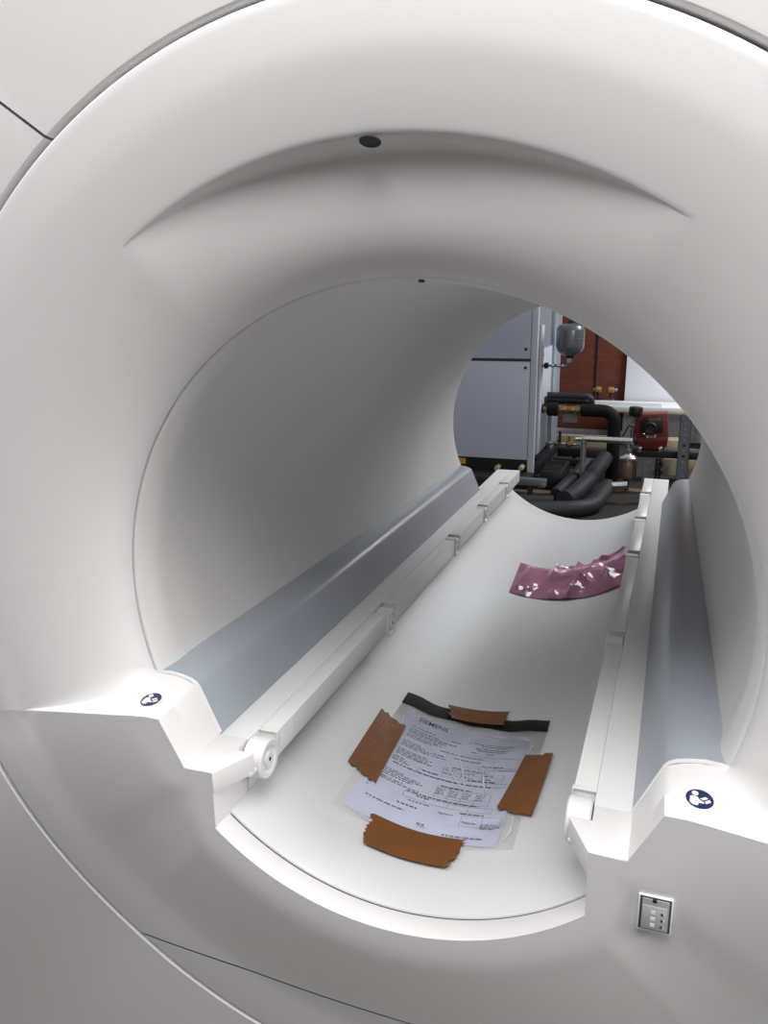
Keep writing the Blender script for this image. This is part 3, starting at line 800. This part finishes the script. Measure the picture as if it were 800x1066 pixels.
# --- main black insulated pipe with brass valve
MY = 6.3; pm = ppm(MY)
A = at(606, 427, MY); B = at(641, 427.5, MY); Cc = Vector((B.x, MY, .0))
bm = bmesh.new(); tube(bm, bez([A, Vector((B.x, MY, A.z)), Vector((B.x, MY, 0.003))], .12, 10), 6.6/pm, 24)
o = finish('insulated_pipe', bm, lagd); tag(o, 'thick black insulated pipe bending down from the brass valve to the floor', 'pipe', 'black insulated pipes')
vx0 = XR
bv = thing('brass_valve', at(585, 425.5, MY), 'brass ball valve assembly joining the cabinet to the thick black pipe', 'valve')
zc = A.z
def xlathe(name, x0, x1, r, m, root, Y, z, seg=20, ch=.15):
    a = max(at(x0, 425, Y).x, XR+.010); c = max(at(x1, 425, Y).x, a+.012); w = c-a
    bm = bmesh.new(); lathe(bm, [(r*.8, 0), (r, w*ch), (r, w*(1-ch)), (r*.8, w)], (a, Y, z), Vector((1, 0, 0)), seg); return finish(name, bm, m, root)
xlathe('flange', 562.2, 564, 5.2/pm, darksteel, bv, MY, zc)
xlathe('pipe_stub', 562.5, 571, 3.6/pm, brass, bv, MY, zc)
xlathe('valve_body', 570, 581.5, 7.0/pm, lagd, bv, MY, zc, 20, .06)
xlathe('union', 581, 590, 4.4/pm, brass, bv, MY, zc, 8)
xlathe('union', 590, 600, 3.7/pm, brass, bv, MY, zc)
xlathe('union', 599, 605.7, 4.6/pm, brass, bv, MY, zc, 8)
bm = bmesh.new(); pxbox(bm, 566.5, 413, 569.5, 422, MY-.02, .04, .004); finish('lever', bm, blackm, bv)
# rear pair of pipes
RY = 6.62; pm = ppm(RY)
bm = bmesh.new(); A = at(558, 411.5, RY); A.x = XR+.003; e_ = at(616, 411.5, RY); e_.z = A.z; tube(bm, bez([A, e_, e_+Vector((0, .02, -.10))], .07, 8), 3.9/pm, 18)
tag(finish('insulated_pipe', bm, lag), 'dark grey insulated pipe crossing behind the brass valve towards the brick wall', 'pipe', 'black insulated pipes')
bm = bmesh.new(); RY2 = 6.5
e_ = at(611, 418.5, RY2); tube(bm, bez([Vector((XR+.003, RY2, e_.z)), e_, e_+Vector((0.0, .06, -.005))], .05, 8), 2.6/pm, 14)
tag(finish('insulated_pipe', bm, lagd), 'thin black insulated pipe just above the brass valve', 'pipe', 'black insulated pipes')
tagm = mat('speckled_tag', (.22, .22, .21), .6, noise=.7, nscale=90)
bm = bmesh.new(); pxbox(bm, 586, 429.5, 601.5, 439.5, MY+.06, .004); vs = box(bm, at(593, 429.5, MY+.06)-Vector((.004, .0, 0)), at(594, 424, MY+.06)+Vector((.004, .004, 0)))
tag(finish('hanging_tag', bm, tagm), 'small speckled grey tag hanging below the brass valve', 'tag')

# --- bench, drills, white sheet, conduit
BY = 7.95
zt = at(640, 421.5, BY).z
bench = thing('low_bench', (at(660, 424, BY).x, BY+.2, 0), 'low white board bench along the brick wall under the two drills', 'bench')
a = at(606, 424, BY).x; c = a+1.35
bm = bmesh.new(); box(bm, (a, BY, zt-.055), (c, BY+.46, zt-.012), .003); o = finish('board', bm, benchw, bench)
bm = bmesh.new(); box(bm, (a, BY-.004, zt-.075), (c, BY+.40, zt-.0551), .002); finish('edge_batten', bm, creamm, bench)
for xx in (a+.33, c-.06):
    bm = bmesh.new(); box(bm, (xx-.03, BY+.06, 0), (xx+.03, BY+.40, zt-.0751)); finish('leg', bm, creamm, bench)
bm = bmesh.new(); box(bm, (at(611, 424, BY+.05).x, BY+.03, zt-.012), (at(689, 424, BY).x, BY+.14, zt+.025), .003)
tag(finish('trunking_length', bm, benchw), 'white square trunking length lying along the front of the low bench', 'trunking')
def drill(px, sx, label):
    Y = BY+.26; p = at(px, 418, Y); z0 = zt-.012; pm = ppm(Y); u = 1/pm
    r = thing('cordless_drill', (p.x, Y, z0), label, 'drill', 'cordless drills on the low bench')
    k = lambda dx, dz: Vector((p.x+sx*dx*u, Y, z0+dz*u))
    bm = bmesh.new(); a = k(-2.6, 0); c = k(2.6, 3.2); box(bm, (min(a.x, c.x), Y-.04, a.z), (max(a.x, c.x), Y+.04, c.z), .006); finish('battery', bm, yel if sx > 0 else blackm, r)
    bm = bmesh.new(); tube(bm, [k(0, 2.5), k(-.4, 6), k(-.6, 11)], 1.7*u, 12); finish('handle', bm, blackm, r)
    bm = bmesh.new(); tube(bm, [k(-3.2, 13), k(-3, 13), k(0, 13.2), k(2.0, 13.3), k(2.4, 13.3)], 3.0*u, 16, True, lambda i: (2.0, 2.9, 3.1, 2.8, 2.2)[i]*u); finish('motor_housing', bm, yel, r)
    bm = bmesh.new(); tube(bm, [k(2.4, 13.3), k(3.2, 13.3), k(5.2, 13.4), k(6.0, 13.4)], 1.6*u, 14, True, lambda i: (1.9, 1.9, 1.4, .6)[i]*u); finish('chuck', bm, steel, r)
    bm = bmesh.new(); a = k(.6, 8.6); c = k(1.9, 10.6); box(bm, (min(a.x, c.x), Y-.01, a.z), (max(a.x, c.x), Y+.01, c.z), .002); finish('trigger', bm, blackm, r)
drill(622.5, -1, 'yellow and black cordless drill on the bench pointing towards the grey tank')
drill(636.5, 1, 'yellow and black cordless drill on the bench nearer the leaning white sheet')
sheetm = mat('bright_sheet', (.88, .90, .93), .5, noise=.02, nscale=6)
bm = bmesh.new(); x0 = at(648.5, 440, 8.44).x
prism(bm, [Vector((x0, 8.44, 0)), Vector((x0+1.15, 8.44, 0)), Vector((x0+1.15, 8.525, 1.35)), Vector((x0, 8.525, 1.35))], Vector((0, .018, 0)), .002)
tag(finish('leaning_sheet', bm, sheetm), 'large bright white sheet leaning against the brick wall behind the bench', 'sheet')
bm = bmesh.new(); A = at(618, 440, 8.54); tube(bm, [Vector((A.x, 8.54, .3)), Vector((A.x, 8.54, 2.6))], .008, 8)
tag(finish('wall_cable', bm, darksteel), 'thin dark cable running straight up the brick wall', 'cable')

# --- lower clutter
def slab(name, x0, y0, x1, y1, Y, d, m, label, cat, group=None, bev=.003, ground=False):
    bm = bmesh.new()
    a = at(x0, y1, Y); c = at(x1, y0, Y)
    z0 = 0.0 if ground else max(a.z, 0.0)
    box(bm, (a.x, Y, z0), (c.x, Y+d, c.z), bev)
    return tag(finish(name, bm, m), label, cat, group)
slab('skirting_rail', 574, 449, 649, 454.5, 8.38, .05, cabwhite, 'pale grey metal strip along the foot of the brick wall', 'rail')
slab('timber_beam', 572, 455.5, 645, 464, 7.85, .08, creamm, 'long cream timber beam lying on the floor behind the chrome pipe', 'timber', ground=True)
slab('timber_block', 694, 459, 711, 471, 7.6, .2, creamm, 'pale timber block on the floor behind the red pump', 'timber', ground=True)
# steel frame: two long rails with posts
fr = thing('pipe_rack', (at(650, 472, 6.7).x, 6.7, 0), 'black steel rack of long low rails carrying the red pump and pipes', 'rack')
def frail(name, x0, y0, x1, y1, Y, d, m=darksteel):
    bm = bmesh.new(); a = at(x0, y1, Y); c = at(x1, y0, Y); box(bm, (max(a.x, XR+.06), Y, a.z), (c.x, Y+d, c.z), .003); return finish(name, bm, m, fr)
r1 = frail('rail', 576, 469.2, 640, 474.6, 7.0, .05)
frail('rail', 574, 479.5, 620, 484.5, 6.75, .05)
r3 = frail('rail', 655, 472.0, 738, 475.2, 6.4, .2)
for px, Y in ((598, 7.0), (586, 6.75), (600, 6.75), (636, 7.0)):
    bm = bmesh.new(); p = at(px, 474.5, Y); box(bm, (p.x-.02, Y+.005, 0), (p.x+.02, Y+.045, at(px, 472 if Y > 6.9 else 482, Y).z), .002); finish('rail_post', bm, darksteel, fr)
def slotted(name, x0, x1, ytop, Y, root, ns, lean=0, mm=steel):
    """slotted channel upright made of a web with real slots"""
    a = at(x0, ytop, Y); c = at(x1, ytop, Y); w = c.x-a.x; h = a.z
    bm = bmesh.new(); cx = (a.x+c.x)/2
    sw = w*.22; n = ns; ph = h/n
    # web pieces around each slot
    box(bm, (a.x, Y, 0), (cx-sw/2, Y+.004, h)); box(bm, (cx+sw/2, Y, 0), (c.x, Y+.004, h))
    for k in range(n+1):
        z0 = max(0, k*ph-ph*.28); z1 = min(h, k*ph+ph*.28)
        box(bm, (cx-sw/2, Y, z0), (cx+sw/2, Y+.004, z1))
    box(bm, (a.x, Y, 0), (a.x+.004, Y+.04, h)); box(bm, (c.x-.004, Y, 0), (c.x, Y+.04, h))
    return finish(name, bm, mm, root, smooth=False)
o = slotted('slotted_upright', 709, 721.5, 432, 6.3, None, 13); tag(o, 'tall slotted steel channel standing at the right end of the black pipe rack', 'post', 'slotted steel posts')
o = slotted('slotted_upright', 683, 689, 477.5, 6.5, None, 4, mm=darksteel); tag(o, 'short dark slotted steel post under the rail below the red pump', 'post', 'slotted steel posts')
o = slotted('slotted_upright', 670, 677, 480.5, 5.6, None, 5); tag(o, 'short slotted steel bracket beside the copper strainer', 'post', 'slotted steel posts')
slab('timber_crate', 690, 477.5, 727, 489, 7.0, .3, creamm, 'pale timber crate on the floor behind the slotted steel posts', 'crate', ground=True)
bm = bmesh.new(); a = at(691, 484, 6.7); c = at(706, 478, 6.7); box(bm, (a.x, 6.7, 0), (c.x, 6.9, c.z-.0), .004); tag(finish('timber_block', bm, mat('pale_timber', (.62, .53, .38), .7, noise=.15, nscale=18)), 'lighter timber block in front of the timber crate', 'timber')

# red pump
PY = 6.4; pm = ppm(PY); u = 1/pm
pc_ = at(679, 470, PY)
pump = thing('circulation_pump', (pc_.x, PY, at(679, 471, PY).z), 'red heating pump with black round motor face on the black rail', 'pump')
def pk(px, py, dy=0): return at(px, py, PY)+Vector((0, dy, 0))
poly = [(661, 448), (663, 436), (666, 432), (695.5, 431), (696, 457), (694, 465), (690, 468.5), (670, 467.5), (663, 462), (662, 456)]
bm = bmesh.new(); prism(bm, [pk(x, y) for x, y in poly], Vector((0, .2, 0)), .006); finish('pump_casing', bm, redm, pump)
bm = bmesh.new(); prism(bm, [pk(x, y, -.006) for x, y in ((664, 460), (664, 456.5), (695, 455), (694.5, 460), (690, 463), (668, 463))], Vector((0, .02, 0)), .003); finish('casing_ridge', bm, redm, pump)
cm = pk(678, 444.5)
bm = bmesh.new(); prism(bm, [pk(x, y, -.025) for x, y in ((667.5, 450.5), (667.5, 438), (672, 434.2), (686, 433.5), (690.5, 437.5), (690.5, 450)) ], Vector((0, .03, 0)), .006); finish('motor_plate', bm, blackm, pump)
bm = bmesh.new(); lathe(bm, [(6.2*u, 0), (6.2*u, .05), (5.2*u, .065), (4.6*u, .06), (3.4*u, .052), (0, .05)], cm+Vector((0, -.02, 0)), Vector((0, -1, 0)), 32); finish('motor_face', bm, darksteel, pump)
bm = bmesh.new(); lathe(bm, [(5.8*u, 0), (6.8*u, .015), (6.8*u, 8*u), (6.2*u, 9.4*u), (0, 9.6*u)], pk(661.5, 433.8, .03), Vector((.05, 0, 1)), 28); finish('vent_cap', bm, blackm, pump)
bm = bmesh.new(); tube(bm, [pk(661.5, 433.8, .03), pk(660, 442, .03), pk(659.5, 448, .03)], 1.8*u, 12); tube(bm, [pk(656, 443, .03), pk(663, 443, .03)], 2.4*u, 10); finish('vent_stem', bm, steel, pump)
bm = bmesh.new(); tube(bm, bez([pk(659, 440, .05), pk(654, 445, .06), pk(648, 456, .08)], .05), .7*u, 8); finish('cable', bm, blackm, pump)
bm = bmesh.new(); tube(bm, [pk(658.5, 448, .05), pk(658.5, 470.5, .05)], 2.4*u, 14); finish('side_pipe', bm, steel, pump)
for x in (666, 687.5):
    bm = bmesh.new(); prism(bm, [pk(q, w, -.004) for q, w in ((x-2.4, 470.8), (x-1.2, 465), (x+3, 465), (x+1.6, 470.8))], Vector((0, .12, 0)), .003); finish('mounting_foot', bm, chrome, pump)
bm = bmesh.new()
for x0, x1, y0, y1 in ((673, 676.5, 453, 455.8), (677.2, 679.8, 453, 455.6), (680.5, 684, 452.4, 455.5)):
    prism(bm, [pk(q, w, -.012) for q, w in ((x0, y1), (x0+.6, y0), (x1, y0), (x1-.6, y1))], Vector((0, .008, 0)))
finish('badge', bm, mat('badge_metal', (.5, .46, .44), .4, noise=.1), pump, smooth=False)
bm = bmesh.new()
for x0, x1 in ((676, 678.4), (679, 681.4), (682, 684.6), (685.3, 687.5)):
    prism(bm, [pk(q, w, -.031) for q, w in ((x0, 437.8), (x0+.4, 435.2), (x1, 435.0), (x1-.3, 437.5))], Vector((0, .007, 0)))
finish('motor_lettering', bm, mat('dull_red_print', (.35, .12, .11), .5), pump, smooth=False)
bm = bmesh.new(); lathe(bm, [(1.2*u, 0), (1.6*u, .02), (1.0*u, .04), (0, .045)], pk(672, 452.5), Vector((-.3, -1, .3)), 12); finish('bleed_screw', bm, chrome, pump)

# chrome pipe
HY = 5.85; pm = ppm(HY)
A = at(659, 459, HY); B = at(605.5, 459, HY); B.z = A.z
cp = thing('bright_steel_pipe', (B.x, HY, 0), 'bright silver pipe turning down to the floor from a horizontal run', 'pipe')
bm = bmesh.new(); tube(bm, bez([A, B+Vector((.02, 0, 0)), B+Vector((.02, 0, -.03))], .03), 3.3/pm, 18); finish('horizontal_run', bm, chrome, cp)
bm = bmesh.new(); tube(bm, [B+Vector((.02, 0, -.025)), Vector((B.x+.02, HY, 0.02))], 2.9/pm, 16); finish('down_pipe', bm, mat('weathered_pipe', (.46, .42, .41), .35, metal=.8, noise=.15, nscale=25), cp)
bm = bmesh.new(); tube(bm, [B+Vector((-.045, 0, -.005)), B+Vector((.03, 0, -.003))], 2.5/pm, 14); finish('tee_stub', bm, chrome, cp)
# small valve manifold
m1 = thing('small_valve_pipe', at(580, 461, 6.6), 'thin steel pipe with small brass valve leaving the foot of the cabinet', 'pipe')
bm = bmesh.new(); A = at(566, 461, 6.6); B = at(604, 460.5, 6.6); tube(bm, [Vector((XR+.003, 6.6, A.z)), Vector((B.x, 6.6, A.z))], .011, 12); finish('pipe', bm, steel, m1)
for px, r, w, m in ((573, 2, 4, chrome), (579, 2.3, 4, brass), (586, 1.9, 5, chrome), (593, 3.2, 5, brass), (599, 2, 3, chrome)):
    p = at(px, 461, 6.6); k = 1/ppm(6.6); bm = bmesh.new(); lathe(bm, [(r*k*.75, 0), (r*k, w*k*.15), (r*k, w*k*.85), (r*k*.75, w*k)], (p.x-w*k/2, 6.6, A.z), Vector((1, 0, 0)), 12); finish('fitting', bm, m, m1)
for px, y0 in ((583.5, 449), (593, 454)):
    p = at(px, y0, 6.6); bm = bmesh.new(); tube(bm, [Vector((p.x, 6.6, A.z)), Vector((p.x, 6.6, p.z))], .012, 10); finish('valve_stem', bm, blackm if px < 590 else brass, m1)

# floor pipes
def fpipe(pts, r, m, label, rad=.12):
    bm = bmesh.new()
    P_ = bez([Vector(p) for p in pts], rad, 9); tube(bm, P_, r, 20)
    for k in range(2, len(P_)-2, 3):    # wrap bands
        pass
    return tag(finish('insulated_pipe', bm, m), label, 'pipe', 'black insulated pipes')
def fl(px, py, z):   # point on a horizontal plane at height z under that pixel
    d = ray(px, py); return CAM+d*((z-CAM.z)/d.z)
fpipe([fl(630, 477, .22), fl(614, 500, .13), fl(597, 515.5, .075), fl(588, 520, .075)], .066, lag, 'fat dark grey insulated pipe running diagonally beside the silver down pipe', .2)
fpipe([fl(611, 481, .19), fl(598, 496, .12), fl(579, 514, .06)], .046, lag, 'dark grey insulated pipe left of the silver down pipe', .2)
fpipe([fl(500, 531, .062), fl(600, 530, .062), fl(619, 526, .062), fl(633, 506, .12)], .060, lag, 'nearest dark grey insulated pipe lying across the floor and curving up', .16)
fpipe([fl(520, 520.5, .045), fl(576, 521.5, .045)], .042, lag, 'slim dark grey insulated pipe lying behind the nearest one', .1)
p = fl(638.5, 505.5, .135)
bm = bmesh.new(); tube(bm, [p+Vector((-.01, 0, 0)), p+Vector((.10, .02, .008)), p+Vector((.105, .02, .008))], .03, 18)
tag(finish('pipe_collar', bm, chrome), 'shiny silver foil collar on the curved end of the nearest pipe', 'collar')

# copper strainer with chrome clamp
SY = 5.95; pm = ppm(SY); u = 1/pm
st = thing('strainer', at(653, 500, SY), 'copper coloured strainer pot with a bright clamp ring below the red pump', 'strainer')
c0 = at(653, 498, SY)
bm = bmesh.new(); lathe(bm, [(4.5*u, 0), (6.6*u, 2*u), (6.6*u, 18*u), (6*u, 20*u)], c0, seg=28); finish('pot', bm, copper, st)
bm = bmesh.new(); lathe(bm, [(7.2*u, 19*u), (9.0*u, 20*u), (9.0*u, 22*u), (7.4*u, 24*u), (3.5*u, 26*u), (3.5*u, 30*u)], c0, seg=28); finish('clamp_ring', bm, chrome, st)
bm = bmesh.new(); tube(bm, [c0+Vector((0, 0, 27*u)), c0+Vector((-3*u, 0, 40*u))], 2.2*u, 12); finish('inlet_pipe', bm, steel, st)
for s in (-1, 1):
    bm = bmesh.new(); box(bm, c0+Vector((s*8*u-.006, -.03, -1*u)), c0+Vector((s*8*u+.006, .03, 20*u)), .002); finish('side_strap', bm, darksteel, st)
bm = bmesh.new(); tube(bm, [c0+Vector((0, 0, 1*u)), Vector((c0.x, SY, 0))], 2.5*u, 12); finish('drain_leg', bm, darksteel, st)
# steel channel and black box at the left
chn = thing('steel_channel', at(555, 507, 5.45), 'short grey steel channel lying behind the left runner bars', 'channel')
bm = bmesh.new(); pxbox(bm, 535, 499.5, 569, 504.5, 5.45, .05, .003); finish('channel_bar', bm, steel, chn)
bm = bmesh.new(); pxbox(bm, 561, 503.5, 568, 507.5, 5.44, .06, .003); finish('channel_clip', bm, steel, chn)
p0 = at(552, 505, 5.46)
bm = bmesh.new(); box(bm, (p0.x-.02, 5.455, 0), (p0.x+.02, 5.495, p0.z+.002)); finish('support_leg', bm, darksteel, chn)
bx = thing('black_trough_unit', at(575, 505, 5.9), 'black slatted box on the floor beside the cabinet base', 'box')
bm = bmesh.new(); a = at(562, 505, 5.85); c = at(586, 489, 5.85); box(bm, (a.x, 5.85, 0), (c.x, 6.35, c.z*.9), .02); finish('box_body', bm, blackm, bx)
for k in range(5):
    zz = c.z*.9; y_ = 5.9+.08*k
    bm = bmesh.new(); box(bm, (a.x+.02, y_, zz-.002), (c.x-.03, y_+.03, zz+.008), .002); finish('slat', bm, darksteel, bx)
bm = bmesh.new(); box(bm, (XL+.1, CY-.28, .0), (XR+.02, CY-.02, .11), .006); tag(finish('skid_beam', bm, blackm), 'black beam on the floor along the front of the cabinet base', 'beam')
# loose boards on the floor
for px, py, ln, lab in ((552, 513, .5, 'worn brown board on the floor behind the left runner bars'), (655, 512, .5, 'worn brown board on the floor under the shiny pipe collar')):
    p = fl(px, py, 0); bm = bmesh.new(); box(bm, (p.x-ln/2, p.y-.05, 0), (p.x+ln/2, p.y+.05, .02), .003)
    tag(finish('floor_board', bm, mat('worn_board', (.16, .11, .07), .8, noise=.3, nscale=12)), lab, 'board')

# =================================================================== LIGHT
w = bpy.data.worlds.new('world'); scene.world = w; w.use_nodes = True
nt = w.node_tree; bg = nt.nodes['Background']
tc = nt.nodes.new('ShaderNodeTexCoord'); sp = nt.nodes.new('ShaderNodeSeparateXYZ'); mr = nt.nodes.new('ShaderNodeMapRange'); cr = nt.nodes.new('ShaderNodeValToRGB')
nt.links.new(tc.outputs['Generated'], sp.inputs[0]); nt.links.new(sp.outputs['Z'], mr.inputs[0]); mr.inputs[1].default_value = -.05; mr.inputs[2].default_value = 1
nt.links.new(mr.outputs[0], cr.inputs[0]); cr.color_ramp.elements[0].color = (.05, .05, .052, 1); cr.color_ramp.elements[1].color = (1, 1, 1.02, 1)
nt.links.new(cr.outputs[0], bg.inputs[0]); bg.inputs[1].default_value = .48
def area(name, loc, target, size, power, col=(1, 1, 1), sy=None):
    l = bpy.data.lights.new(name, 'AREA'); l.energy = power; l.color = col; l.size = size
    if sy: l.shape = 'RECTANGLE'; l.size_y = sy
    o = bpy.data.objects.new(name, l); COL.objects.link(o); o.location = loc
    o.rotation_euler = (Vector(target)-Vector(loc)).to_track_quat('-Z', 'Y').to_euler(); return o
area('ceiling_lamp_front', (.35, -.62, 2.52), (.25, -.50, 0), 1.0, 25.5, (1, .985, .98))
area('fill_light_right', (3.0, -.2, 2.6), (0, -.05, 1.3), 1.2, 100, (1, .985, .98))  # added fill from the right that brightens the left flare
area('fill_light_left', (-1.5, -.5, 2.55), (-.5, -.2, 1.3), .9, 14, (1, .985, .98))  # added fill that lifts the upper-left panel above the lower front
area('fill_light_rear', (2.2, 6.9, 3.4), (1.0, 8.0, .5), 1.6, 145, (.92, .96, 1))  # added light aimed at the leaning sheet, in place of daylight
area('fill_light_middle', (.7, 3.3, 2.9), (.0, 1.0, 1.0), 1.2, 48, (.95, .98, 1))  # added behind the scanner to shine through the rear opening onto the trough
vs = scene.view_settings
vs.view_transform = 'Standard'; vs.look = 'None'; vs.gamma = 1; vs.exposure = 0; vs.use_curve_mapping = False
